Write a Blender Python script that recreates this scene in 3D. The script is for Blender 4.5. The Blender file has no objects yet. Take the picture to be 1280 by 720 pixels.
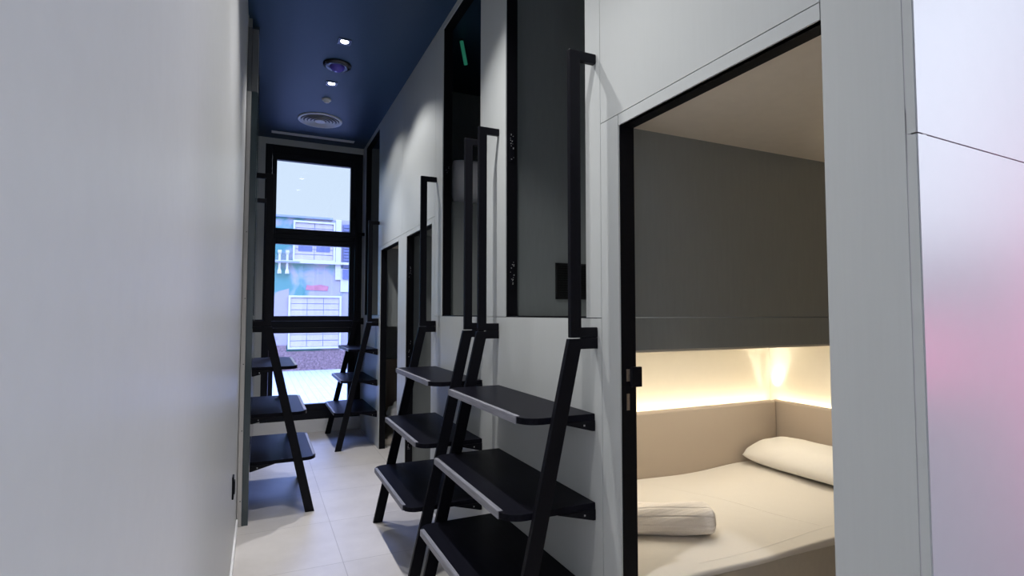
import bpy, bmesh, math, random
from mathutils import Vector, Matrix
random.seed(7)
S = bpy.context.scene
C = S.collection
PI = math.pi

# ------------------------------------------------------------------ materials
def mat(name, col, rough=0.5, metal=0.0, spec=0.5, emit=None, estr=0.0):
    m = bpy.data.materials.new(name); m.use_nodes = True
    b = m.node_tree.nodes['Principled BSDF']
    b.inputs['Base Color'].default_value = (*col, 1)
    b.inputs['Roughness'].default_value = rough
    b.inputs['Metallic'].default_value = metal
    b.inputs['Specular IOR Level'].default_value = spec
    if emit:
        b.inputs['Emission Color'].default_value = (*emit, 1)
        b.inputs['Emission Strength'].default_value = estr
    return m

def N(m, t, **kw):
    n = m.node_tree.nodes.new(t)
    for k, v in kw.items():
        setattr(n, k, v)
    return n

def L(m, a, b):
    m.node_tree.links.new(a, b)

def textured(name, col, rough, var=0.06, scale=(8, 8, 8), bump=0.05, dist=0.002, detail=4, spec=0.5, metal=0.0):
    """colour with a small procedural variation and a fine bump"""
    m = mat(name, col, rough, metal, spec)
    b = m.node_tree.nodes['Principled BSDF']
    tc = N(m, 'ShaderNodeTexCoord'); mp = N(m, 'ShaderNodeMapping')
    mp.inputs['Scale'].default_value = scale
    L(m, tc.outputs['Object'], mp.inputs['Vector'])
    nz = N(m, 'ShaderNodeTexNoise'); nz.inputs['Scale'].default_value = 1.0
    nz.inputs['Detail'].default_value = detail
    L(m, mp.outputs['Vector'], nz.inputs['Vector'])
    rp = N(m, 'ShaderNodeValToRGB')
    rp.color_ramp.elements[0].position = 0.3; rp.color_ramp.elements[1].position = 0.7
    rp.color_ramp.elements[0].color = (*[c * (1 - var) for c in col], 1)
    rp.color_ramp.elements[1].color = (*[min(1, c * (1 + var)) for c in col], 1)
    L(m, nz.outputs['Fac'], rp.inputs['Fac']); L(m, rp.outputs['Color'], b.inputs['Base Color'])
    bp = N(m, 'ShaderNodeBump'); bp.inputs['Strength'].default_value = bump
    bp.inputs['Distance'].default_value = dist
    L(m, nz.outputs['Fac'], bp.inputs['Height']); L(m, bp.outputs['Normal'], b.inputs['Normal'])
    return m

M_panel = textured('panel_laminate', (0.555, 0.575, 0.57), 0.42, 0.010, (160, 160, 6), 0.03, 0.001)
M_wall = textured('painted_plaster', (0.60, 0.605, 0.61), 0.42, 0.015, (30, 30, 30), 0.04, 0.001)
M_lobby = textured('satin_white_panel', (0.58, 0.58, 0.60), 0.38, 0.01, (20, 20, 20), 0.02, 0.001)
M_raw = textured('white_board_edge', (0.53, 0.51, 0.49), 0.6, 0.03, (20, 20, 20), 0.05)
M_green_edge = textured('grey_green_laminate', (0.048, 0.066, 0.074), 0.08, 0.03, (60, 60, 6), 0.0)
M_ceiling = textured('dark_blue_grey_paint', (0.024, 0.054, 0.102), 0.42, 0.03, (40, 40, 40), 0.03, spec=0.20)
M_pod = textured('bunk_interior_laminate', (0.28, 0.30, 0.295), 0.45, 0.03, (60, 60, 8), 0.05)
M_cream = textured('cream_wall', (0.68, 0.64, 0.56), 0.5, 0.01, (20, 20, 20), 0.03)
M_podceil = textured('bunk_ceiling_board', (0.82, 0.74, 0.62), 0.6, 0.02, (20, 20, 20), 0.03)
M_black = textured('black_steel', (0.005, 0.005, 0.008), 0.42, 0.10, (90, 90, 90), 0.05, spec=0.12)
M_frame = textured('black_lining', (0.005, 0.005, 0.007), 0.45, 0.10, (60, 60, 60), 0.05, spec=0.12)
M_tread = textured('black_tread_board', (0.006, 0.006, 0.010), 0.37, 0.25, (90, 6, 90), 0.06, 0.001, spec=0.05)
M_strip = textured('pale_nosing', (0.23, 0.23, 0.265), 0.5, 0.25, (160, 9, 160), 0.15, 0.001, 6)
M_alu = textured('window_aluminium', (0.008, 0.009, 0.015), 0.4, 0.08, (80, 80, 80), 0.04, spec=0.2)
M_steel = textured('worn_steel', (0.35, 0.30, 0.27), 0.4, 0.15, (90, 90, 90), 0.1, metal=0.9)
M_dot = textured('bright_pin', (0.55, 0.55, 0.56), 0.3, 0.05, (90, 90, 90), 0.0, metal=0.6)
M_white = textured('white_plastic', (0.84, 0.84, 0.86), 0.45, 0.01, (40, 40, 40), 0.02)
M_base = textured('bed_base_board', (0.50, 0.46, 0.40), 0.5, 0.03, (40, 8, 40), 0.05)
M_vent = textured('black_grille', (0.008, 0.008, 0.009), 0.5, 0.1, (60, 60, 60), 0.03)
M_upper = textured('grey_upper_board', (0.15, 0.155, 0.165), 0.5, 0.03, (40, 40, 8), 0.03)
M_lens = mat('lamp_lens', (0.9, 0.9, 0.9), 0.3, emit=(0.86, 0.90, 1.0), estr=14)
M_led = mat('warm_led', (1, 0.9, 0.7), 0.5, emit=(1.0, 0.87, 0.63), estr=24)
M_greenglow = mat('green_reflection_glow', (0.02, 0.2, 0.1), 0.5, emit=(0.010, 0.085, 0.052), estr=1.0)  # emission stands in for a green reflection, not an LED
M_dome = mat('violet_dome', (0.10, 0.07, 0.55), 0.12)
M_darkring = mat('dark_chrome', (0.05, 0.05, 0.065), 0.22, 0.6)

def fabric(name, col, scale=420, bump=0.25, crease=0.0, var=0.04):
    m = mat(name, col, 0.9, spec=0.2)
    b = m.node_tree.nodes['Principled BSDF']
    b.inputs['Sheen Weight'].default_value = 0.15
    tc = N(m, 'ShaderNodeTexCoord')
    nz = N(m, 'ShaderNodeTexNoise'); nz.inputs['Scale'].default_value = scale; nz.inputs['Detail'].default_value = 2
    big = N(m, 'ShaderNodeTexNoise'); big.inputs['Scale'].default_value = 5; big.inputs['Detail'].default_value = 3
    big.inputs['Distortion'].default_value = 1.5
    L(m, tc.outputs['Object'], nz.inputs['Vector']); L(m, tc.outputs['Object'], big.inputs['Vector'])
    rp = N(m, 'ShaderNodeValToRGB')
    rp.color_ramp.elements[0].color = (*[c * (1 - var) for c in col], 1)
    rp.color_ramp.elements[1].color = (*[min(1, c * (1 + var)) for c in col], 1)
    L(m, nz.outputs['Fac'], rp.inputs['Fac']); L(m, rp.outputs['Color'], b.inputs['Base Color'])
    b1 = N(m, 'ShaderNodeBump'); b1.inputs['Strength'].default_value = bump; b1.inputs['Distance'].default_value = 0.001
    L(m, nz.outputs['Fac'], b1.inputs['Height'])
    b2 = N(m, 'ShaderNodeBump'); b2.inputs['Strength'].default_value = crease; b2.inputs['Distance'].default_value = 0.02
    L(m, big.outputs['Fac'], b2.inputs['Height']); L(m, b1.outputs['Normal'], b2.inputs['Normal'])
    L(m, b2.outputs['Normal'], b.inputs['Normal'])
    return m

M_sheet = fabric('cotton_sheet', (0.72, 0.685, 0.64), 500, 0.10, 0.05)
M_pillow = fabric('pillow_cotton', (0.76, 0.735, 0.70), 500, 0.15, 0.25)
M_towel = fabric('terry_towel', (0.86, 0.81, 0.77), 380, 0.9, 0.05, 0.10)
M_pad = fabric('upholstery', (0.44, 0.37, 0.305), 700, 0.10, 0.0, 0.02)
M_duvet = fabric('white_duvet', (0.84, 0.83, 0.85), 500, 0.12, 0.5)

def floor_mat():
    m = mat('porcelain_tile', (0.6, 0.57, 0.55), 0.42)
    b = m.node_tree.nodes['Principled BSDF']
    tc = N(m, 'ShaderNodeTexCoord'); mp = N(m, 'ShaderNodeMapping')
    mp.inputs['Location'].default_value = (-0.455, -3.245 + 0.663 * 10, 0)
    L(m, tc.outputs['Object'], mp.inputs['Vector'])
    br = N(m, 'ShaderNodeTexBrick'); br.offset = 0.0; br.squash = 1.0
    for k, v in (('Scale', 1.0), ('Mortar Size', 0.0022), ('Mortar Smooth', 0.1), ('Brick Width', 0.663), ('Row Height', 0.663), ('Bias', 0.0)):
        br.inputs[k].default_value = v
    br.inputs['Color1'].default_value = (1, 1, 1, 1); br.inputs['Color2'].default_value = (0.955, 0.955, 0.955, 1)
    br.inputs['Mortar'].default_value = (0.66, 0.65, 0.64, 1)
    L(m, mp.outputs['Vector'], br.inputs['Vector'])
    n1 = N(m, 'ShaderNodeTexNoise'); n1.inputs['Scale'].default_value = 2.6; n1.inputs['Detail'].default_value = 8
    n1.inputs['Roughness'].default_value = 0.62
    L(m, tc.outputs['Object'], n1.inputs['Vector'])
    rp = N(m, 'ShaderNodeValToRGB')
    rp.color_ramp.elements[0].position = 0.3; rp.color_ramp.elements[1].position = 0.72
    rp.color_ramp.elements[0].color = (0.54, 0.51, 0.495, 1); rp.color_ramp.elements[1].color = (0.66, 0.63, 0.615, 1)
    L(m, n1.outputs['Fac'], rp.inputs['Fac'])
    mx = N(m, 'ShaderNodeMix', data_type='RGBA', blend_type='MULTIPLY'); mx.inputs[0].default_value = 1
    L(m, rp.outputs['Color'], mx.inputs[6]); L(m, br.outputs['Color'], mx.inputs[7])
    L(m, mx.outputs[2], b.inputs['Base Color'])
    bp = N(m, 'ShaderNodeBump'); bp.inputs['Strength'].default_value = 0.15; bp.inputs['Distance'].default_value = 0.002
    L(m, br.outputs['Fac'], bp.inputs['Height']); bp.invert = True
    L(m, bp.outputs['Normal'], b.inputs['Normal'])
    return m
M_floor = floor_mat()

def mural_mat():
    m = mat('mural_paint', (0.3, 0.5, 0.5), 0.8)
    b = m.node_tree.nodes['Principled BSDF']
    tc = N(m, 'ShaderNodeTexCoord')
    nz = N(m, 'ShaderNodeTexNoise'); nz.inputs['Scale'].default_value = 0.9; nz.inputs['Detail'].default_value = 5
    nz.inputs['Distortion'].default_value = 2.2
    mp = N(m, 'ShaderNodeMapping'); mp.inputs['Location'].default_value = (0.35, 0, 0.2)
    L(m, tc.outputs['Object'], mp.inputs['Vector']); L(m, mp.outputs['Vector'], nz.inputs['Vector'])
    sp = N(m, 'ShaderNodeSeparateXYZ'); L(m, tc.outputs['Object'], sp.inputs['Vector'])
    # teal towards smaller x, pale towards larger x
    ml = N(m, 'ShaderNodeMath', operation='MULTIPLY_ADD'); ml.inputs[1].default_value = 0.16; ml.inputs[2].default_value = -0.16
    L(m, sp.outputs['X'], ml.inputs[0])
    ad = N(m, 'ShaderNodeMath', operation='ADD'); L(m, nz.outputs['Fac'], ad.inputs[0]); L(m, ml.outputs[0], ad.inputs[1])
    rp = N(m, 'ShaderNodeValToRGB'); cr = rp.color_ramp
    cr.elements[0].position = 0.40; cr.elements[0].color = (0.075, 0.22, 0.16, 1)
    cr.elements[1].position = 0.60; cr.elements[1].color = (0.37, 0.31, 0.285, 1)
    e = cr.elements.new(0.50); e.color = (0.21, 0.28, 0.235, 1)
    L(m, ad.outputs[0], rp.inputs['Fac']); L(m, rp.outputs['Color'], b.inputs['Base Color'])
    return m
M_mural = mural_mat()
M_granite = textured('speckled_granite', (0.22, 0.13, 0.105), 0.6, 0.5, (22, 22, 22), 0.05, detail=8)
M_shutter = textured('pale_shutter', (0.50, 0.40, 0.35), 0.5, 0.03, (10, 10, 10), 0.03)
M_bluegrey = textured('blue_grey_slat', (0.14, 0.14, 0.20), 0.5, 0.06, (10, 10, 10), 0.03)
M_render = textured('white_render', (0.57, 0.51, 0.44), 0.7, 0.03, (6, 6, 6), 0.04)
M_pipe = textured('grey_pipe_paint', (0.26, 0.28, 0.33), 0.5, 0.06, (10, 10, 10), 0.03)
M_pink = textured('pink_paint', (0.48, 0.165, 0.16), 0.8, 0.1, (10, 10, 10), 0.03)
M_lilac = textured('lilac_paint', (0.35, 0.28, 0.27), 0.8, 0.05, (8, 8, 8), 0.03)

def paving_mat():
    m = mat('street_paving', (0.74, 0.75, 0.74), 0.8)
    b = m.node_tree.nodes['Principled BSDF']
    tc = N(m, 'ShaderNodeTexCoord')
    br = N(m, 'ShaderNodeTexBrick'); br.offset = 0
    for k, v in (('Scale', 1.0), ('Mortar Size', 0.007), ('Brick Width', 0.13), ('Row Height', 0.13)):
        br.inputs[k].default_value = v
    br.inputs['Color1'].default_value = (0.44, 0.42, 0.39, 1); br.inputs['Color2'].default_value = (0.41, 0.39, 0.37, 1)
    br.inputs['Mortar'].default_value = (0.30, 0.30, 0.29, 1)
    L(m, tc.outputs['Object'], br.inputs['Vector']); L(m, br.outputs['Color'], b.inputs['Base Color'])
    return m
M_paving = paving_mat()

def glass_mat():
    m = bpy.data.materials.new('clear_glass'); m.use_nodes = True
    nt = m.node_tree; nt.nodes.clear()
    o = nt.nodes.new('ShaderNodeOutputMaterial'); mx = nt.nodes.new('ShaderNodeMixShader')
    t = nt.nodes.new('ShaderNodeBsdfTransparent'); g = nt.nodes.new('ShaderNodeBsdfGlossy')
    f = nt.nodes.new('ShaderNodeFresnel'); f.inputs['IOR'].default_value = 1.45
    g.inputs['Roughness'].default_value = 0.02
    t.inputs['Color'].default_value = (0.93, 0.96, 0.97, 1)
    nt.links.new(f.outputs[0], mx.inputs[0]); nt.links.new(t.outputs[0], mx.inputs[1])
    nt.links.new(g.outputs[0], mx.inputs[2]); nt.links.new(mx.outputs[0], o.inputs[0])
    return m
M_glass = glass_mat()

# ------------------------------------------------------------------ mesh helpers
def nb():
    return bmesh.new()

def box(bm, x0, x1, y0, y1, z0, z1):
    x0, x1 = min(x0, x1), max(x0, x1); y0, y1 = min(y0, y1), max(y0, y1); z0, z1 = min(z0, z1), max(z0, z1)
    v = [bm.verts.new(p) for p in ((x0, y0, z0), (x1, y0, z0), (x1, y1, z0), (x0, y1, z0),
                                   (x0, y0, z1), (x1, y0, z1), (x1, y1, z1), (x0, y1, z1))]
    for f in ((3, 2, 1, 0), (4, 5, 6, 7), (0, 1, 5, 4), (1, 2, 6, 5), (2, 3, 7, 6), (3, 0, 4, 7)):
        bm.faces.new([v[i] for i in f])
    return bm

def prism(bm, pts, axis, a, b):
    """extrude a 2D outline along an axis: 'y' takes (x, z), 'z' takes (x, y)"""
    def P(p, t):
        return (p[0], t, p[1]) if axis == 'y' else (p[0], p[1], t)
    lo = [bm.verts.new(P(p, a)) for p in pts]; hi = [bm.verts.new(P(p, b)) for p in pts]
    n = len(pts)
    bm.faces.new(lo); bm.faces.new(hi[::-1])
    for i in range(n):
        bm.faces.new((lo[i], hi[i], hi[(i + 1) % n], lo[(i + 1) % n]))
    bmesh.ops.recalc_face_normals(bm, faces=bm.faces)
    return bm

def lathe(bm, prof, seg=40, c=(0, 0, 0)):
    """revolve (r, z) points about the vertical through c"""
    rings = []
    for r, z in prof:
        if r < 1e-6:
            rings.append([bm.verts.new((c[0], c[1], c[2] + z))])
        else:
            rings.append([bm.verts.new((c[0] + r * math.cos(2 * PI * k / seg), c[1] + r * math.sin(2 * PI * k / seg), c[2] + z)) for k in range(seg)])
    for a, b in zip(rings, rings[1:]):
        for k in range(seg):
            k2 = (k + 1) % seg
            q = [a[k % len(a)], a[k2 % len(a)], b[k2 % len(b)], b[k % len(b)]]
            u = []
            for v in q:
                if v not in u: u.append(v)
            if len(u) > 2: bm.faces.new(u)
    bmesh.ops.recalc_face_normals(bm, faces=bm.faces)
    return bm

def obj(name, bm, m, parent=None, bevel=0.0, smooth=False, seg=2):
    me = bpy.data.meshes.new(name); bm.to_mesh(me); bm.free()
    me.materials.append(m)
    o = bpy.data.objects.new(name, me); C.objects.link(o)
    if parent: o.parent = parent
    if smooth:
        for p in me.polygons: p.use_smooth = True
    if bevel:
        md = o.modifiers.new('bevel', 'BEVEL'); md.width = bevel; md.segments = seg; md.limit_method = 'ANGLE'
        md.angle_limit = math.radians(40)
    return o

def tag(o, label, cat, group=None):
    o['label'] = label; o['category'] = cat
    if group: o['group'] = group
    return o

def thing(name, label, cat, loc=(0, 0, 0), rz=0.0, group=None):
    o = bpy.data.objects.new(name, None); C.objects.link(o)
    o.location = loc; o.rotation_euler = (0, 0, rz); o.empty_display_size = 0.1
    return tag(o, label, cat, group)

def struct(name, bm, m, parent=None, bevel=0.0):
    o = obj(name, bm, m, parent, bevel)
    if not parent: o['kind'] = 'structure'
    return o

def copy_tree(o, parent=None):
    c = o.copy(); C.objects.link(c); c.parent = parent
    for ch in list(o.children): copy_tree(ch, c)
    return c

# ------------------------------------------------------------------ the room shell
WX = 1.14            # face of the bunk wall
HC = 3.47            # ceiling
YW = 6.90            # window wall
LX = -0.115          # near wall face
BX = -0.045          # face of the bunk wall opposite
G = 0.0015           # half a panel joint
struct('floor', box(nb(), -1.6, 3.7, -3.0, 7.06, -0.06, 0.0), M_floor)
struct('ceiling', box(nb(), -1.6, 3.7, -3.0, 7.06, HC, HC + 0.12), M_ceiling)
struct('wall_left', box(nb(), LX - 0.14, LX, -3.0, 4.10, 0, HC), M_wall, bevel=0.004)
struct('baseboard_left', box(nb(), LX, LX + 0.011, -1.0, 4.06, 0, 0.052), M_white, bevel=0.002)

# bunk wall: cladding panels with open joints
bm = nb()
D = 0.022
def pan(y0, y1, z0, z1):
    box(bm, WX, WX + D, y0 + G, y1 - G, z0 + G, z1 - G)
YC = 0.607
ZS = 1.385           # sill of the upper bunks
ZT = 3.42            # head of the upper bunks
ZD, ZH = 2.07, 2.11  # head of the lower bunks and the joint above it
pan(YC, 0.626, 0, 1.75); pan(YC, 0.626, 1.75, HC)
pan(0.626, 0.797, 0, HC)
pan(0.797, 1.676, ZH, HC)
pan(0.797, 1.565, ZD - 0.0015, ZH)
pan(1.565, 1.676, 0, ZH)
pan(1.676, 1.78, ZS, HC)
pan(1.676, 3.798, 0, ZS)
pan(1.78, 2.54, ZT, HC)
pan(2.54, 2.90, ZS, HC)
pan(2.90, 3.62, ZT, HC)
pan(3.62, 3.798, ZS, HC)
pan(3.798, 4.81, ZH, HC); pan(4.81, 5.88, ZH, HC)
pan(3.798, 3.87, 0, ZH)
pan(3.87, 4.64, ZD - 0.0015, ZH)
pan(4.64, 4.94, 0, ZH)
pan(4.94, 5.75, ZD - 0.0015, ZH)
pan(5.75, 5.88, ZS, ZH)
pan(5.75, YW, 0, ZS)
pan(5.88, 6.71, ZT, HC)
pan(6.71, YW, ZS, HC)
struct('wall_right', bm, M_panel)

# carcass behind the cladding (closes the joints)
bm = nb()
BK = 0.014
def bak(y0, y1, z0, z1):
    box(bm, WX + D, WX + D + BK, y0, y1, z0, z1)
bak(YC + 0.002, 0.78, 0, HC); bak(0.78, 1.66, ZD + 0.02, HC); bak(1.585, 1.70, 0, HC)
bak(1.585, 3.85, 0, ZS - 0.02); bak(2.56, 2.88, 0, HC); bak(3.64, 3.85, 0, HC); bak(3.85, 5.86, ZD + 0.02, HC)
bak(4.66, 4.92, 0, HC); bak(5.77, YW, 0, ZS - 0.02); bak(5.77, 5.86, 0, HC); bak(6.73, YW, 0, HC)
bak(1.7, 2.56, ZT + 0.02, HC); bak(2.88, 3.64, ZT + 0.02, HC); bak(5.86, 6.73, ZT + 0.02, HC)
struct('wall_right_carcass', bm, M_panel)

# black linings round the openings
FD = 0.068
def lining(n, y0, y1, z0, z1, sill):
    b = nb(); t = 0.018; xa, xb = WX + 0.006, WX + FD
    box(b, xa, xb, y0 - t, y0, z0, z1 + t); box(b, xa, xb, y1, y1 + t, z0, z1 + t)
    box(b, xa, xb, y0, y1, z1, z1 + t)
    if sill: box(b, xa, xb, y0 - t, y1 + t, z0 - t, z0 + 0.006)
    return struct('trim_%d' % n, b, M_frame)
tr1 = lining(1, 0.797, 1.565, 0, ZD, False)
tr2 = lining(2, 1.78, 2.54, ZS, ZT, True)
tr3 = lining(3, 2.90, 3.62, ZS, ZT, True)
tr4 = lining(4, 3.87, 4.64, 0, ZD, False)
tr5 = lining(5, 4.94, 5.75, 0, ZD, False)
tr6 = lining(6, 5.88, 6.71, ZS, ZT, True)

def pins(parent, y, zc, n, rr):
    """hinge plate with bright pins let into the far jamb"""
    pl = obj('hinge_plate', box(nb(), WX + 0.022, WX + 0.05, y - 0.003, y, zc - 0.075, zc + 0.075), M_black, parent, 0.001)
    b = nb()
    for k in range(n):
        x = WX + rr.uniform(0.026, 0.047); z = zc + rr.uniform(-0.068, 0.068); s = rr.uniform(0.0012, 0.0026)
        box(b, x - s, x + s, y - 0.0045, y - 0.003, z - s, z + s)
    obj('screw_heads', b, M_dot, pl)
rr = random.Random(3)
pins(tr2, 2.54, 2.27, 14, rr); pins(tr2, 2.54, 1.60, 14, rr)
pins(tr3, 3.62, 2.45, 5, rr); pins(tr4, 4.64, 1.78, 12, rr); pins(tr4, 4.64, 0.30, 12, rr); pins(tr4, 4.64, 1.10, 8, rr)
# strike of the sliding door in the lit doorway
k = obj('strike_plate', box(nb(), WX + 0.040, WX + 0.084, 1.551, 1.565, 1.145, 1.215), M_black, tr1, 0.002)
b = nb(); box(b, WX + 0.026, WX + 0.040, 1.5625, 1.565, 1.165, 1.207)
obj('latch_slot', b, M_steel, tr1)
b = nb(); box(b, WX + 0.026, WX + 0.038, 1.5625, 1.565, 1.065, 1.122)
obj('latch_slot', b, M_steel, tr1)

# ------------------------------------------------------------------ bunk cells behind the wall
XB = 3.12
XI = WX + D + BK
def wl(name, m, *bs):
    b = nb()
    for q in bs: box(b, *q)
    return struct(name, b, m)
wl('wall_back_bunks', M_pod, (XB, XB + 0.03, 0.70, 1.66, 0, HC), (XB, XB + 0.03, 1.66, 2.66, 1.265, HC), (XB, XB + 0.03, 2.66, YW, 0, HC))
# cell entered by the lit doorway: floor strip, bed niche under the next cell
wl('wall_partition', M_pod, (XI, XB, 0.70, 0.73, 0, HC))
wl('ceiling_bunk', M_podceil, (XI, XB, 0.73, 1.65, 2.105, 2.135))
wl('wall_partition', M_pod, (XI, XB, 1.65, 1.68, 1.389, 2.135))
wl('floor_bunk', M_pod, (XI, XB, 1.647, 2.66, 1.265, 1.385))
wl('wall_bunk_bounce', M_base, (XI, XB, 0.731, 0.738, 0, 2.104), (XB - 0.008, XB - 0.001, 0.739, 1.649, 0, 2.104))  # unseen pale lining added to bounce niche light around the cell
wl('ceiling_niche', M_cream, (XI + 0.012, XB + 0.03, 1.66, 2.632, 1.255, 1.265))
wl('wall_niche', M_cream, (XI, XB + 0.03, 2.632, 2.658, 0, 1.265), (XB + 0.03, XB + 0.06, 1.66, 2.658, 0, 1.265), (XI, XI + 0.012, 1.60, 2.632, 0, 1.265))
# cell of the second doorway (upper)
wl('wall_partition', M_pod, (XI, XB, 2.66, 2.69, 0, HC))
wl('floor_bunk', M_pod, (XI, XB, 2.69, 3.70, 1.265, 1.385))
# third cell: bed deck over the lower cell
wl('wall_partition', M_pod, (XI, XB, 3.70, 3.73, 0, 2.10))
wl('floor_bunk', M_pod, (XI, XB, 3.695, 4.74, 2.10, 2.21))
wl('wall_partition', M_pod, (XI, XB, 4.74, 4.77, 0, HC))
wl('wall_partition', M_pod, (XI, XB, 4.82, 4.85, 0, HC))
wl('ceiling_bunk', M_podceil, (XI, XB, 4.85, 5.83, 2.105, 2.135))
wl('wall_partition', M_pod, (XI, XB, 5.83, 5.86, 1.385, HC))
wl('floor_bunk', M_pod, (XI, XB, 5.825, 6.82, 1.265, 1.385))
wl('wall_partition', M_pod, (XI, XB, 6.82, 6.85, 0, HC))
wl('trim_plinth', M_base, (XI + 0.02, XB, 5.84, 5.86, 0, 0.075))

# ------------------------------------------------------------------ the bank of bunks opposite
bm = nb()
y0 = 4.06
box(bm, BX - 0.039, BX, y0, 4.246, 0, 2.92)
box(bm, BX - 0.039, BX, 4.246, 5.006, 0, ZS)
box(bm, BX - 0.039, BX, 5.006, YW, 0, HC)
box(bm, BX - 0.039, BX, 4.246, 5.006, ZT, HC)
struct('wall_left_bunks', bm, M_green_edge, bevel=0.001)
bm = nb()
box(bm, LX + 0.003, BX - 0.040, y0, 4.10, 0, 2.92)
box(bm, -0.60, LX + 0.003, 4.101, 4.13, 0, HC)
struct('wall_left_return', bm, M_raw, bevel=0.001)
bm = nb(); box(bm, LX + 0.003, BX - 0.042, y0 + 0.004, 4.10, 2.922, 3.37); box(bm, BX - 0.040, BX - 0.001, y0, 4.246, 2.924, 3.36)
struct('trim_9', bm, M_upper, bevel=0.001)
bm = nb()
for z in (0.16, 0.62, 1.06, 1.50, 1.95):
    box(bm, LX + 0.018, LX + 0.024, y0 - 0.0015, y0, z, z + 0.006)
sc_ = struct('trim_7', bm, M_black); sc_.name = 'trim_7'
bm = nb(); t = 0.018
xa, xb = BX - 0.065, BX - 0.006
box(bm, xa, xb, 4.246 - t, 4.246, ZS, ZT); box(bm, xa, xb, 5.006, 5.006 + t, ZS, ZT)
box(bm, xa, xb, 4.246, 5.006, ZT, ZT + t); box(bm, xa, xb, 4.246, 5.006, ZS - t, ZS + 0.006)
struct('trim_8', bm, M_frame)
wl('wall_left_cell', M_pod, (-1.50, BX - 0.045, 5.03, 5.06, 1.38, HC), (-1.50, BX - 0.045, 4.14, 4.17, 1.38, HC), (-1.53, -1.50, 4.10, YW, 0, HC), (-1.50, BX - 0.045, 4.17, 5.03, 1.30, 1.36))

# ------------------------------------------------------------------ window wall
bm = nb()
box(bm, -1.6, 3.7, YW, YW + 0.16, 0, 0.15)
box(bm, -1.6, 3.7, YW, YW + 0.16, 3.395, HC)
box(bm, -1.6, 0.02, YW, YW + 0.16, 0.15, 3.395)
box(bm, 1.136, 3.7, YW, YW + 0.16, 0.15, 3.395)
struct('wall_back', bm, M_panel)
win = bpy.data.objects.new('window_1', None); C.objects.link(win); win['kind'] = 'structure'
win.location = (0, YW, 0)
FX0, FX1 = 0.02, 1.136
panes = ((2.407, 3.216), (1.374, 2.22), (0.332, 1.172))
PX0, PX1 = 0.146, 0.987
b = nb(); ya, yb = 0.0, 0.075
box(b, FX0, FX0 + 0.075, ya, yb, 0.15, 3.395); box(b, FX1 - 0.075, FX1, ya, yb, 0.15, 3.395)
box(b, FX0 + 0.075, FX1 - 0.075, ya, yb, 0.15, 0.26); box(b, FX0 + 0.075, FX1 - 0.075, ya, yb, 3.29, 3.395)
box(b, FX0 + 0.075, FX1 - 0.075, ya, yb, 2.285, 2.345); box(b, FX0 + 0.075, FX1 - 0.075, ya, yb, 1.235, 1.315)
obj('window_frame', b, M_alu, win, 0.003)
for i, (za, zb) in enumerate(panes):
    b = nb(); w = 0.071
    zz0 = (2.345, 1.315, 0.26)[i]; zz1 = (3.29, 2.285, 1.235)[i]
    x0, x1 = FX0 + 0.076, FX1 - 0.076
    ya, yb = -0.012, 0.055
    box(b, x0, PX0, ya, yb, zz0 + 0.001, zz1 - 0.001); box(b, PX1, x1, ya, yb, zz0 + 0.001, zz1 - 0.001)
    box(b, PX0, PX1, ya, yb, zz0 + 0.001, za); box(b, PX0, PX1, ya, yb, zb, zz1 - 0.001)
    sash = obj('sash', b, M_alu, win, 0.004)
    b = nb(); box(b, PX0 - 0.004, PX1 + 0.004, 0.022, 0.028, za - 0.004, zb + 0.004)
    obj('pane', b, M_glass, sash)
    if i < 2:
        hx = (1.035, 0.10)[i]; hz = (2.70, 1.70)[i]
        b = nb(); box(b, hx - 0.014, hx + 0.014, -0.022, -0.012, hz - 0.035, hz + 0.035)
        box(b, hx - 0.009, hx + 0.009, -0.058, -0.022, hz - 0.009, hz + 0.009)
        box(b, hx - 0.010, hx + 0.010, -0.062, -0.046, hz - 0.125, hz + 0.012)
        obj('window_handle', b, M_black, sash, 0.003)
struct('baseboard_back', box(nb(), BX, 1.14, YW - 0.012, YW, 0, 0.148), M_white, bevel=0.002)

# ------------------------------------------------------------------ lobby behind the camera (unseen, closes the room)
a = math.radians(2.6)
bm = nb()
box(bm, 0, 2.6, 0, 0.03, 0, 1.7485); box(bm, 0, 2.6, 0, 0.03, 1.7515, HC); box(bm, 0, 2.6, 0.012, 0.03, 1.7, 1.8)
o = struct('wall_lobby', bm, M_lobby); o.location = (WX + 0.002, YC - 0.001, 0); o.rotation_euler = (0, 0, a)
wl('wall_lobby_side', M_wall, (3.60, 3.70, -3.0, 0.9, 0, HC))
wl('wall_front', M_wall, (-1.6, 3.7, -3.1, -3.0, 0, HC))

# ------------------------------------------------------------------ ladders
def arc(cx, cy, r, a0, a1, n=7):
    return [(cx + r * math.cos(a0 + (a1 - a0) * k / n), cy + r * math.sin(a0 + (a1 - a0) * k / n)) for k in range(n + 1)]

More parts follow.
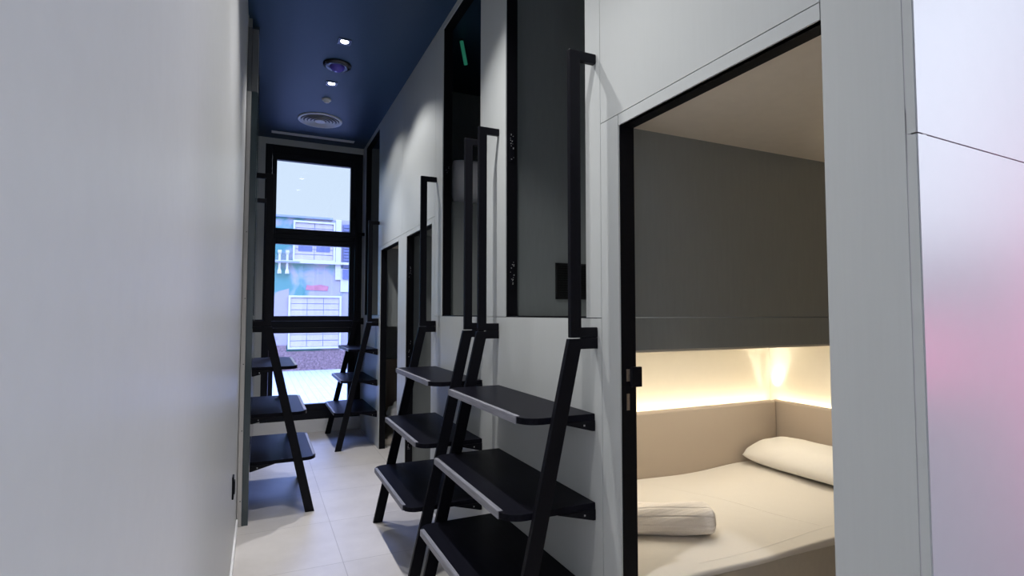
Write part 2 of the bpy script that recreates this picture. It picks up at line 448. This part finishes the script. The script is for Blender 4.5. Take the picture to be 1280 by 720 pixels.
def make_ladder():
    root = thing('bunk_ladder', '', 'ladder')
    HY, T = 0.46, 0.011
    for s in (-1, 1):
        yc = s * HY
        b = prism(nb(), [(0.001, 2.387), (0.117, 2.387), (0.117, 1.3135), (0.001, 1.3135), (0.001, 1.351), (0.071, 1.351), (0.071, 2.350), (0.001, 2.350)], 'y', yc - T, yc + T)
        obj('handrail', b, M_black, root, 0.003)
        b = prism(nb(), [(0.001, 1.3130), (0.066, 1.3130), (0.068, 1.3095), (0.1235, 1.3095), (0.424, 0.0), (0.362, 0.0), (0.074, 1.272), (0.001, 1.272)], 'y', yc - T, yc + T)
        obj('leg', b, M_black, root, 0.003)
    for zt, xf in ((1.030, 0.296), (0.705, 0.364), (0.380, 0.430)):
        h = HY - T - 0.001; r = 0.075
        pts = [(0.001, -h)] + arc(xf - r, -h + r, r, -PI / 2, 0) + arc(xf - r, h - r, r, 0, PI / 2) + [(0.001, h)]
        tr = obj('tread', prism(nb(), pts, 'z', zt - 0.024, zt), M_tread, root, 0.002)
        b = nb(); yy = h - 0.062
        box(b, xf - 0.016, xf + 0.002, -yy, yy, zt - 0.001, zt + 0.0025)
        box(b, xf - 0.001, xf + 0.003, -yy, yy, zt - 0.026, zt + 0.0025)
        obj('nosing_strip', b, M_strip, tr, 0.001)
        for s in (-1, 1):
            b = prism(nb(), [(0.001, zt - 0.0245), (0.001, zt - 0.064), (0.012, zt - 0.064), (min(0.16, xf - 0.1), zt - 0.0245)], 'y', s * (h - 0.004) - 0.006, s * (h - 0.004) + 0.006)
            br = obj('wall_bracket', b, M_black, tr, 0.001)
            b = nb(); yo = s * (h - 0.004) + s * 0.0068
            box(b, 0.046, 0.052, yo - 0.0012, yo + 0.0012, zt - 0.043, zt - 0.037)
            obj('screw_head', b, M_dot, br)
    return root

lad = make_ladder()
lad.location = (WX, 2.171, 0); lad.rotation_euler = (0, 0, PI)
lad['label'] = 'large black ladder with pale tread edges standing beside the lit bunk doorway'
lad['group'] = 'black bunk ladders'
l2 = copy_tree(lad); l2.location = (WX, 3.301, 0)
l2['label'] = 'black ladder partly hidden behind the big one, in front of the pillow bunk'
l3 = copy_tree(lad); l3.location = (WX, 6.285, 0)
l3['label'] = 'small distant black ladder standing against the bunk wall right of the window'
l4 = copy_tree(lad); l4.location = (BX, 4.626, 0); l4.rotation_euler = (0, 0, 0)
l4['label'] = 'black ladder with blue-lit treads on the left side of the window'

# ------------------------------------------------------------------ bed in the lit niche
def grid_top(bm, x0, x1, y0, y1, nx, ny, fz):
    vs = [[bm.verts.new((x0 + (x1 - x0) * i / nx, y0 + (y1 - y0) * j / ny, fz(x0 + (x1 - x0) * i / nx, y0 + (y1 - y0) * j / ny))) for j in range(ny + 1)] for i in range(nx + 1)]
    for i in range(nx):
        for j in range(ny):
            bm.faces.new((vs[i][j], vs[i + 1][j], vs[i + 1][j + 1], vs[i][j + 1]))
    return vs

BX0, BX1, BY0, BY1 = 1.20, 3.04, 1.52, 2.496
bed = thing('bunk_bed', 'low bed with cream fitted sheet inside the lit bunk niche', 'bed', ((BX0 + BX1) / 2, (BY0 + BY1) / 2, 0))
def off(o):
    o.location = (-bed.location.x, -bed.location.y, 0); return o
off(obj('bed_base', box(nb(), BX0, BX1, BY0 + 0.02, BY1, 0.0, 0.446), M_base, bed, 0.004))
off(obj('front_board', box(nb(), BX0, BX1, BY0 + 0.002, BY0 + 0.0195, 0.0, 0.449), M_base, bed, 0.003))
# mattress: rounded box as a smooth superellipsoid-like shell
def soft_box(cx, cy, cz, hx, hy, hz, r, nx, ny, fz=None, fy=None):
    """a box with rounded edges, dense enough to be shaped"""
    b = nb()
    bmesh.ops.create_cube(b, size=2.0)
    bmesh.ops.subdivide_edges(b, edges=b.edges[:], cuts=nx, use_grid_fill=True)
    for v in b.verts:
        w3 = [math.copysign(1 - (1 - min(1.0, abs(c_))) ** 1.9, c_) for c_ in v.co]
        p = Vector((w3[0] * hx, w3[1] * hy, w3[2] * hz))
        q = Vector((max(-hx + r, min(hx - r, p.x)), max(-hy + r, min(hy - r, p.y)), max(-hz + r, min(hz - r, p.z))))
        d = p - q
        if d.length > 1e-9: p = q + d.normalized() * min(r, max(abs(d.x), abs(d.y), abs(d.z)))
        v.co = p + Vector((cx, cy, cz))
        if fz: v.co = fz(v.co)
    return b
def mshape(p):
    if p.z > 0.455:
        u = (p.x - BX0) / (BX1 - BX0); v = (p.y - BY0) / (BY1 - BY0)
        p.z += 0.010 * math.sin(PI * u) * math.sin(PI * v) + 0.004 * math.sin(7 * p.x + 3 * p.y) + 0.003 * math.sin(11 * p.y - 4 * p.x)
        p.z += 0.013 * math.exp(-((u - 0.80) / 0.14) ** 2) * v
    if p.y < BY0 + 0.03:
        p.y += 0.003 * math.sin(5 * p.x) + 0.002 * math.sin(13 * p.x + 1)
    return p
mt = off(obj('mattress', soft_box((BX0 + BX1) / 2, (BY0 + BY1) / 2, 0.4605, (BX1 - BX0) / 2 - 0.002, (BY1 - BY0) / 2 + 0.003, 0.014, 0.011, 60, 60, mshape), M_sheet, bed, smooth=True))
# seam of the tucked sheet along the near edge
def ribbon(path, w, h, side):
    b = nb(); pr = None
    for p, n in path:
        p = Vector(p); n = Vector(n)
        a_ = [b.verts.new(p - n * w), b.verts.new(p + Vector((0, 0, h))), b.verts.new(p + n * w)]
        if pr:
            b.faces.new((pr[0], a_[0], a_[1], pr[1])); b.faces.new((pr[1], a_[1], a_[2], pr[2]))
        pr = a_
    return b
def ztop(x, y):
    return mshape(Vector((x, y, 0.4745))).z
pth = []
for k in range(60):
    x = BX0 + 0.30 + 1.5 * k / 59; y = BY0 + 0.075 + 0.012 * math.sin(3 * x)
    pth.append(((x, y, ztop(x, y) + 0.0003), (0, 1, 0)))
s1 = off(obj('sheet_hem', ribbon(pth, 0.005, 0.0012, 1), M_sheet, bed, smooth=True))
pth = []
for k in range(60):
    t_ = k / 59; x = 1.95 + 0.28 * t_; y = 2.40 - 0.78 * t_
    pth.append(((x, y, ztop(x, y) + 0.0003), (1, 0.3, 0)))
off(obj('sheet_crease', ribbon(pth, 0.006, 0.0010, 1), M_sheet, bed, smooth=True))

# pillow
def pillow_mesh(L_, W_, H_, nu=56, nv=36, seed=1):
    b = nb(); rows = []
    rd = random.Random(seed); ph = [rd.uniform(0, 6) for _ in range(6)]
    for side in (1, -1):
        g = []
        for i in range(nu + 1):
            u = -1 + 2 * i / nu; row = []
            for j in range(nv + 1):
                v = -1 + 2 * j / nv
                e = (max(0.0, 1 - abs(u) ** 5.0) ** 0.55) * (max(0.0, 1 - abs(v) ** 2.6) ** 0.62)
                w = 1 - 0.05 * (abs(u) ** 4) * 1
                x = v * W_ / 2 * (1 - 0.10 * abs(u) ** 6); y = u * L_ / 2 * (1 - 0.05 * (1 - abs(v) ** 2) * 0 - 0.05 * abs(v) ** 4)
                wr = 0.006 * math.sin(9 * u + 4 * v + ph[0]) * abs(u) + 0.004 * math.sin(17 * u - 7 * v + ph[1]) * abs(u) ** 2
                z = side * (H_ / 2) * e * (1.0 if side > 0 else 0.75) + (wr * e if side > 0 else 0)
                row.append((x, y, z))
            g.append(row)
        rows.append(g)
    top = [[b.verts.new(p) for p in r_] for r_ in rows[0]]
    bot = [[(top[i][j] if i in (0, nu) or j in (0, nv) else b.verts.new(rows[1][i][j])) for j in range(nv + 1)] for i in range(nu + 1)]
    for i in range(nu):
        for j in range(nv):
            b.faces.new((top[i][j], top[i + 1][j], top[i + 1][j + 1], top[i][j + 1]))
            b.faces.new((bot[i][j], bot[i][j + 1], bot[i + 1][j + 1], bot[i + 1][j]))
    bmesh.ops.recalc_face_normals(b, faces=b.faces)
    return b
p = obj('pillow', pillow_mesh(0.90, 0.36, 0.175), M_pillow, smooth=True)
p.location = (2.865, 2.035, 0.566); p.rotation_euler = (0, math.radians(-8), math.radians(3))
tag(p, 'plump cream pillow lying at the head of the lit bed', 'pillow')

# rolled towel
def towel_mesh(L_, R_, nl=60, na=160):
    b = nb(); rings = []
    grooves = (0.15, 0.6, 1.0, 1.5, 2.1, 2.7, 3.25, 3.55, 3.95, 4.35, 5.0, 5.6)
    for i in range(nl + 1):
        t_ = i / nl; x = -L_ / 2 + L_ * t_
        en = min(t_, 1 - t_) * L_
        sh = 1.0 if en > 0.03 else math.sqrt(max(0, 1 - ((0.03 - en) / 0.03) ** 2)) * 0.28 + 0.72
        ring = []
        for k in range(na):
            an = 2 * PI * k / na
            r = R_ * sh
            for g_ in grooves:
                d_ = (an - g_ - 0.10 * math.sin(3.5 * t_ + g_)) ; d_ = math.atan2(math.sin(d_), math.cos(d_))
                r -= 0.0035 * math.exp(-(d_ / 0.03) ** 2)
            r += 0.003 * math.sin(5 * an + 9 * t_) + 0.0004 * math.sin(31 * an + 60 * t_)
            y = r * 1.12 * math.cos(an); z = r * 0.92 * math.sin(an)
            z = max(z, -R_ * 0.80)
            ring.append(b.verts.new((x, y, z)))
        rings.append(ring)
    for i in range(nl):
        for k in range(na):
            k2 = (k + 1) % na
            b.faces.new((rings[i][k], rings[i][k2], rings[i + 1][k2], rings[i + 1][k]))
    # ends: coiled rings stepping in and out
    for ring, sx in ((rings[0], -1), (rings[-1], 1)):
        c = sum((v.co for v in ring), Vector()) / na; prev = ring
        for q, dx in ((0.80, 0.006), (0.76, -0.006), (0.56, 0.004), (0.52, -0.006), (0.32, 0.003), (0.27, -0.006), (0.06, 0.002)):
            nr = [b.verts.new(c + (v.co - c) * q + Vector((sx * dx, 0, 0))) for v in ring]
            for k in range(na):
                k2 = (k + 1) % na
                b.faces.new((prev[k], prev[k2], nr[k2], nr[k]))
            prev = nr
        b.faces.new(prev)
    bmesh.ops.recalc_face_normals(b, faces=b.faces)
    return b
tw = obj('rolled_towel', towel_mesh(0.46, 0.068), M_towel, smooth=True)
tw.location = (1.540, 1.865, 0.537); tw.rotation_euler = (0, 0, math.radians(-24))
tag(tw, 'beige towel rolled up on the lit bed near the black jamb', 'towel')

# upholstered pads
pd = obj('wall_pad', box(nb(), XI + 0.014, 3.046, 2.50, 2.555, 0.40, 0.842), M_pad, bevel=0.014, seg=4)
tag(pd, 'long beige upholstered pad on the wall along the lit bed', 'wall pad')
pd = obj('wall_pad', box(nb(), 3.052, 3.102, 1.66, 2.55, 0.40, 0.842), M_pad, bevel=0.014, seg=4)
tag(pd, 'short beige upholstered headboard pad behind the cream pillow', 'wall pad')
# light strips in the gap behind the pads
def strip(label, bs, ch):
    t_ = thing('light_strip', label, 'light strip', ((bs[0] + bs[1]) / 2, (bs[2] + bs[3]) / 2, bs[4]))
    for nm, q, m in (('channel', ch, M_white), ('diffuser', bs, M_led)):
        o_ = obj(nm, box(nb(), *q), m, t_); o_.location = -t_.location
strip('glowing warm light strip along the top of the long beige pad', (XI + 0.02, 3.11, 2.566, 2.578, 0.800, 0.806), (XI + 0.02, 3.11, 2.5565, 2.631, 0.780, 0.7995))
strip('glowing warm light strip along the top of the short headboard pad', (3.112, 3.124, 1.67, 2.55, 0.800, 0.806), (3.1035, 3.149, 1.67, 2.55, 0.780, 0.7995))

# ------------------------------------------------------------------ things in the other bunks
v = thing('vent_grille', 'black rectangular grille on the grey wall of the upper bunk above the biggest ladder', 'vent', (1.64, 2.66, 1.585))
b = nb(); w, h = 0.14, 0.102
box(b, -w, w, -0.012, -0.0005, -h, -h + 0.012); box(b, -w, w, -0.012, -0.0005, h - 0.012, h)
box(b, -w, -w + 0.012, -0.012, -0.0005, -h, h); box(b, w - 0.012, w, -0.012, -0.0005, -h, h)
obj('frame', b, M_vent, v, 0.001)
b = nb()
for k in range(13):
    z = -h + 0.02 + k * (2 * h - 0.04) / 12
    box(b, -w + 0.012, w - 0.012, -0.010, -0.003, z - 0.003, z + 0.003)
obj('slats', b, M_vent, v)
obj('backing', box(nb(), -w + 0.010, w - 0.010, -0.003, -0.0005, -h + 0.01, h - 0.01), M_vent, v)

p = obj('pillow', pillow_mesh(0.62, 0.34, 0.20, seed=5), M_duvet, smooth=True)
p.rotation_euler = Matrix(((0, 1, 0), (0, 0, 1), (1, 0, 0))).to_euler(); p.location = (1.575, 3.80, 2.385)
tag(p, 'white pillow propped up in the upper bunk behind the second ladder', 'pillow')

# white bundle of bedding in the far lower bunk
b = nb()
bmesh.ops.create_icosphere(b, subdivisions=5, radius=1.0)
for vv in b.verts:
    c = vv.co.copy()
    r = 1 + 0.06 * math.sin(6 * c.x + 4 * c.z) + 0.05 * math.sin(9 * c.y - 5 * c.z + 1) + 0.03 * math.sin(17 * c.z + 7 * c.x)
    e = [math.copysign(abs(q) ** 0.75, q) for q in c]
    vv.co = Vector((e[0] * 0.24, e[1] * 0.20, max(e[2], -0.92) * 0.19)) * r
    vv.co.z = max(vv.co.z, -0.17)
q = obj('bedding_bundle', b, M_duvet, smooth=True); q.location = (1.56, 6.08, 0.246)
tag(q, 'white crumpled bedding in the dark lower bunk at the far end', 'bedding')
q = obj('bed_base', box(nb(), XI + 0.016, 3.0, 5.866, 6.80, 0.0, 0.074), M_base, bevel=0.004)
tag(q, 'low dark bed platform under the white bedding in the far bunk', 'bed')
q.name = 'bed_platform'
# pad edge seen in that niche
q = obj('wall_pad', box(nb(), XI + 0.03, 3.0, 6.76, 6.815, 0.0745, 0.84), M_pad, bevel=0.012, seg=3)
tag(q, 'upholstered pad in the dark lower bunk behind the white bedding', 'wall pad')

# green reflection in the tall upper bunk, imitated by a glowing tube
q = thing('green_reflection', 'slanting green reflection streak, made as a glowing tube, high in the upper bunk behind the second ladder', 'reflection', (1.37, 3.80, HC))
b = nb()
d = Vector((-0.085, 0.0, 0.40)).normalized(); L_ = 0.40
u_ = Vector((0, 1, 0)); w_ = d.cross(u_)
def tube(bm, p0, p1, r, n=10):
    p0, p1 = Vector(p0), Vector(p1); dd = (p1 - p0).normalized()
    a_ = dd.orthogonal().normalized(); c_ = dd.cross(a_)
    R0 = [bm.verts.new(p0 + a_ * r * math.cos(2 * PI * k / n) + c_ * r * math.sin(2 * PI * k / n)) for k in range(n)]
    R1 = [bm.verts.new(p1 + a_ * r * math.cos(2 * PI * k / n) + c_ * r * math.sin(2 * PI * k / n)) for k in range(n)]
    for k in range(n):
        bm.faces.new((R0[k], R0[(k + 1) % n], R1[(k + 1) % n], R1[k]))
    bm.faces.new(R0[::-1]); bm.faces.new(R1)
    return bm
obj('diffuser', tube(nb(), (0.004, 0, -0.185), (-0.031, 0, -0.012), 0.014, 16), M_greenglow, q, smooth=True)  # self-glowing streak in place of the reflection; no lamp here
obj('streak_cap', tube(nb(), (-0.031, 0, -0.012), (-0.033, 0, -0.0005), 0.017, 16), M_vent, q)  # cap added to join the glowing streak to the ceiling

# ------------------------------------------------------------------ on the near wall
q = thing('wall_socket', 'small black socket low on the pale near wall above the baseboard', 'socket', (LX, 3.268, 0.485))
obj('plate', box(nb(), 0.0005, 0.009, -0.034, 0.034, -0.058, 0.058), M_black, q, 0.003)
obj('insert', box(nb(), 0.009, 0.014, -0.022, 0.022, -0.034, 0.034), M_frame, q, 0.002)

# ------------------------------------------------------------------ ceiling things
CX = 0.54
def downlight(y, label):
    t_ = thing('downlight', label, 'ceiling light', (CX, y, HC), group='square ceiling downlights')
    b = nb(); s, i_ = 0.048, 0.030
    box(b, -s, s, -s, -i_, -0.006, -0.0005); box(b, -s, s, i_, s, -0.006, -0.0005)
    box(b, -s, -i_, -i_, i_, -0.006, -0.0005); box(b, i_, s, -i_, i_, -0.006, -0.0005)
    obj('bezel', b, M_darkring, t_, 0.001)
    obj('lens', lathe(nb(), [(0, -0.0045), (0.029, -0.0035), (0.029, -0.0008), (0, -0.0008)], 32), M_lens, t_, smooth=True)
    return t_
downlight(4.20, 'bright square downlight farther from the window, on the entrance side of the violet dome')
downlight(5.03, 'bright square downlight in the dark ceiling between the violet dome and the white detector')
t_ = thing('ceiling_dome', 'round dark fitting with violet glass dome between the two bright downlights', 'ceiling fitting', (CX, 4.63, HC))
obj('ring', lathe(nb(), [(0.062, -0.020), (0.085, -0.024), (0.112, -0.012), (0.115, -0.0005), (0.0, -0.0005)], 56), M_darkring, t_, smooth=True)
obj('dome', lathe(nb(), [(0, -0.060), (0.022, -0.057), (0.042, -0.046), (0.056, -0.030), (0.061, -0.012), (0.061, -0.002), (0, -0.002)], 48), M_dome, t_, smooth=True)
t_ = thing('smoke_detector', 'small round white detector between the downlight and the big diffuser', 'smoke detector', (CX, 5.43, HC))
obj('base', lathe(nb(), [(0, -0.0005), (0.042, -0.0005), (0.042, -0.012), (0.036, -0.016), (0, -0.016)], 36), M_white, t_, smooth=False)
obj('sensor_cap', lathe(nb(), [(0.028, -0.0165), (0.024, -0.030), (0.014, -0.034), (0, -0.035)], 36), M_white, t_, smooth=True)
t_ = thing('air_diffuser', 'large round white air diffuser in the dark ceiling near the window', 'air vent', (CX, 6.05, HC))
obj('rim', lathe(nb(), [(0.196, -0.004), (0.200, -0.012), (0.222, -0.012), (0.226, -0.0005), (0.196, -0.0005), (0.196, -0.004)], 64), M_white, t_)
for r in (0.168, 0.134, 0.100, 0.066):
    obj('ring', lathe(nb(), [(r, -0.010), (r + 0.022, -0.022), (r + 0.024, -0.020), (r + 0.003, -0.006), (r, -0.010)], 64), M_white, t_)
obj('centre_disc', lathe(nb(), [(0, -0.024), (0.050, -0.022), (0.054, -0.014), (0, -0.012)], 48), M_white, t_)
obj('duct', lathe(nb(), [(0, -0.0008), (0.196, -0.0008), (0.196, -0.003), (0, -0.003)], 64), M_bluegrey, t_)
t_ = thing('slot_vent', 'long pale slot vent in the dark ceiling along the window', 'air vent', (0.53, 6.655, HC))
b = nb(); box(b, -0.455, 0.455, -0.036, -0.024, -0.008, -0.0005); box(b, -0.455, 0.455, 0.024, 0.036, -0.008, -0.0005)
box(b, -0.455, -0.443, -0.024, 0.024, -0.008, -0.0005); box(b, 0.443, 0.455, -0.024, 0.024, -0.008, -0.0005)
obj('frame', b, M_white, t_, 0.001)
b = nb()
for k in range(4):
    box(b, -0.443, 0.443, -0.021 + k * 0.0115, -0.021 + k * 0.0115 + 0.007, -0.007, -0.0008)
obj('slats', b, M_white, t_)

# ------------------------------------------------------------------ the street outside
YF = 15.0
struct('pavement', box(nb(), -14, 16, YW + 0.17, YF - 0.02, -0.20, -0.05), M_paving)
bd = thing('building', 'painted building with pale shutters across the street seen through the window', 'building', (1.2, YF, -0.05))
def fac(nm, q, m, par=bd, bev=0.0):
    o_ = obj(nm, box(nb(), *q), m, par, bev)
    if par is bd: o_.location = (-1.2, -YF, 0.05)
    return o_
fac('wall', (-12, 14, YF, YF + 4, -0.05, 3.90), M_mural)
b = nb(); box(b, -12, 0.62, YF - 0.05, YF, -0.05, 0.60); box(b, 0.62, 14, YF - 0.05, YF, -0.05, 0.44)
o_ = obj('granite_base', b, M_granite, bd); o_.location = (-1.2, -YF, 0.05)
fac('coping', (-12, 1.70, YF - 0.06, YF + 4, 3.88, 3.93), M_pipe)
fac('pilaster', (1.78, 1.92, YF - 0.05, YF, 2.30, 3.90), M_render)
fac('render_panel', (1.92, 2.9, YF - 0.03, YF, 1.98, 2.60), M_render)
fac('ledge', (0.28, 3.2, YF - 0.12, YF, 2.70, 2.76), M_render)
fac('conduit', (0.28, 0.90, YF - 0.15, YF - 0.12, 2.71, 2.74), M_pipe)
def shutter(x0, x1, z0, z1, nz, nx, extra=None):
    f_ = fac('shutter', (x0, x1, YF - 0.012, YF - 0.001, z0, z1), M_pipe)
    b = nb()
    for i in range(nx):
        for j in range(nz):
            a0 = x0 + (x1 - x0) * i / nx; a1 = x0 + (x1 - x0) * (i + 1) / nx
            c0 = z0 + (z1 - z0) * j / nz; c1 = z0 + (z1 - z0) * (j + 1) / nz
            box(b, a0 + 0.007, a1 - 0.007, YF - 0.03, YF - 0.012, c0 + 0.008, c1 - 0.008)
    obj('slats', b, M_shutter, f_)
    b = nb(); w = 0.05
    box(b, x0 - w, x0, YF - 0.06, YF, z0 - w, z1 + w); box(b, x1, x1 + w, YF - 0.06, YF, z0 - w, z1 + w)
    box(b, x0, x1, YF - 0.06, YF, z1, z1 + w); box(b, x0 - w, x1 + w, YF - 0.09, YF, z0 - w, z0)
    obj('surround', b, M_render, f_)
    return f_
shutter(0.70, 1.90, 0.55, 1.82, 8, 3)
f_ = shutter(0.78, 1.72, 2.80, 3.76, 7, 2)
for x0 in (0.86, 1.30):
    obj('pane', box(nb(), x0, x0 + 0.34, YF - 0.040, YF - 0.031, 3.02, 3.16), M_bluegrey, f_)
f_ = fac('louvre', (1.97, 2.40, YF - 0.045, YF - 0.001, 2.62, 3.78), M_bluegrey)
b = nb()
for k in range(14):
    box(b, 1.98, 2.39, YF - 0.065, YF - 0.045, 2.65 + k * 0.08, 2.70 + k * 0.08)
obj('slats', b, M_bluegrey, f_)
fac('louvre', (1.97, 2.40, YF - 0.065, YF - 0.031, 2.32, 2.58), M_bluegrey)
for x in (0.42, 0.60):
    b = nb(); lathe(b, [(0, 0), (0.05, 0), (0.05, 0.06), (0.03, 0.12), (0.03, 0.48), (0.05, 0.54), (0.05, 0.60), (0, 0.60)], 16, (x, YF - 0.08, 2.42))
    o_ = obj('baluster', b, M_render, bd); o_.location = (-1.2, -YF, 0.05)
b = nb()
pts = [(1.06, 2.02), (1.60, 2.00), (1.62, 2.12), (1.42, 2.16), (1.20, 2.13), (1.08, 2.15)]
o_ = obj('pink_mark', prism(b, pts, 'y', YF - 0.012, YF), M_pink, bd); o_.location = (-1.2, -YF, 0.05)
b = nb()
pts = [(0.2, 0.60), (0.2, 1.6), (0.36, 1.95), (0.66, 2.05), (0.66, 1.86), (0.64, 0.60)]
o_ = obj('lilac_mark', prism(b, pts, 'y', YF - 0.010, YF), M_lilac, bd); o_.location = (-1.2, -YF, 0.05)

# ------------------------------------------------------------------ light
W = bpy.data.worlds.new('sky'); S.world = W; W.use_nodes = True
nt = W.node_tree; bg = nt.nodes['Background']
tc = nt.nodes.new('ShaderNodeTexCoord'); sp = nt.nodes.new('ShaderNodeSeparateXYZ'); rp = nt.nodes.new('ShaderNodeValToRGB')
nt.links.new(tc.outputs['Generated'], sp.inputs[0]); nt.links.new(sp.outputs['Z'], rp.inputs['Fac'])
cr = rp.color_ramp
cr.elements[0].position = 0.27; cr.elements[0].color = (0.80, 0.92, 1.12, 1)
cr.elements[1].position = 0.55; cr.elements[1].color = (3.8, 5.4, 14.0, 1)
nt.links.new(rp.outputs['Color'], bg.inputs['Color']); bg.inputs['Strength'].default_value = 1.0

def light(name, kind, loc, energy, col, **kw):
    l = bpy.data.lights.new(name, kind); l.energy = energy; l.color = col
    for k_, v_ in kw.items(): setattr(l, k_, v_)
    o_ = bpy.data.objects.new(name, l); C.objects.link(o_); o_.location = loc
    return o_
# the window as a sampling portal for the sky
o_ = light('window_portal', 'AREA', (0.57, YW + 0.18, 1.77), 1, (1, 1, 1), shape='RECTANGLE', size=0.86, size_y=3.0)
o_.rotation_euler = (math.radians(-90), 0, 0); o_.data.cycles.is_portal = True
SPOTC = (1.0, 0.985, 0.97)
for y, e_, n_, a_, b_, c_ in ((5.03, 34, 145, 120, 0.45, 74), (4.20, 58, 52, 116, 0.40, 74), (2.37, 58, 92, 102, 0.45, 84), (1.33, 32, 66, 106, 0.3, 84)):
    light('downlight_spill', 'SPOT', (CX, y, HC - 0.012), e_, SPOTC, spot_size=math.radians(a_), spot_blend=b_, shadow_soft_size=0.025)
    light('downlight_beam', 'SPOT', (CX, y, HC - 0.012), n_, SPOTC, spot_size=math.radians(c_), spot_blend=0.9, shadow_soft_size=0.025)
o_ = light('lobby_side_fill', 'AREA', (3.5, -0.9, 2.65), 76, (0.79, 0.865, 1.0), shape='RECTANGLE', size=1.8, size_y=1.4)  # unseen fill added for the near wall and the lobby panel sheen
o_.rotation_euler = (0, math.radians(90), 0)
o_ = light('lobby_back_fill', 'AREA', (0.4, -2.9, 1.8), 11, (0.80, 0.89, 1.0), shape='RECTANGLE', size=1.4, size_y=2.6)  # fill added behind the camera to lift corridor shadows; no window there
o_.rotation_euler = (math.radians(90), 0, 0)
o_ = light('lobby_wash_fill', 'SPOT', (1.75, -0.10, 3.42), 30, (0.88, 0.88, 1.0), spot_size=math.radians(58), spot_blend=1.0, shadow_soft_size=0.05)  # unseen spot added to wash the top of the lobby panel
o_.rotation_euler = Vector((-0.35, 0.70, -1.32)).to_track_quat('-Z', 'Y').to_euler()
o_ = light('pink_neon', 'AREA', (1.95, 0.15, 1.28), 2.3, (1.0, 0.05, 0.32), shape='RECTANGLE', size=0.3, size_y=0.25)
o_.rotation_euler = (math.radians(100), 0, math.radians(10))
light('corner_uplight', 'SPOT', (3.09, 2.575, 0.80), 85.0, (1.0, 0.95, 0.80), spot_size=math.radians(60), spot_blend=0.6, shadow_soft_size=0.008).rotation_euler = (PI, 0, 0)
light('bunk_ceiling_fill', 'SPOT', (2.45, 0.95, 1.00), 9.0, (1.0, 0.84, 0.62), spot_size=math.radians(72), spot_blend=1.0, shadow_soft_size=0.03).rotation_euler = (PI, 0, 0)  # unseen up-firing fill added to brighten the bunk ceiling
light('niche_fill', 'AREA', (2.08, 2.10, 1.25), 7.6, (1.0, 0.925, 0.78), shape='RECTANGLE', size=1.6, size_y=0.5)  # soft fill added under the slab, out of sight, to brighten the bed

# ------------------------------------------------------------------ camera
f = 678.74; yaw, pitch, roll = (math.radians(q) for q in (24.8625, 2.7396, 0.0489))
F = Vector((math.sin(yaw) * math.cos(pitch), math.cos(yaw) * math.cos(pitch), math.sin(pitch)))
R = Vector((math.cos(yaw), -math.sin(yaw), 0)); U = R.cross(F)
R2 = math.cos(roll) * R + math.sin(roll) * U; U2 = -math.sin(roll) * R + math.cos(roll) * U
cam = bpy.data.cameras.new('camera'); co = bpy.data.objects.new('camera', cam); C.objects.link(co)
cam.sensor_width = 36; cam.lens = f * 36 / 1280; cam.clip_start = 0.02
co.matrix_world = Matrix(((R2.x, U2.x, -F.x, 0), (R2.y, U2.y, -F.y, 0), (R2.z, U2.z, -F.z, 1.40), (0, 0, 0, 1)))
S.camera = co

S.view_settings.view_transform = 'Standard'; S.view_settings.look = 'None'
S.view_settings.gamma = 1; S.view_settings.use_curve_mapping = False
S.view_settings.exposure = 0.0
S.cycles.use_denoising = True
S.cycles.max_bounces = 8; S.cycles.diffuse_bounces = 5
S.cycles.sample_clamp_indirect = 20
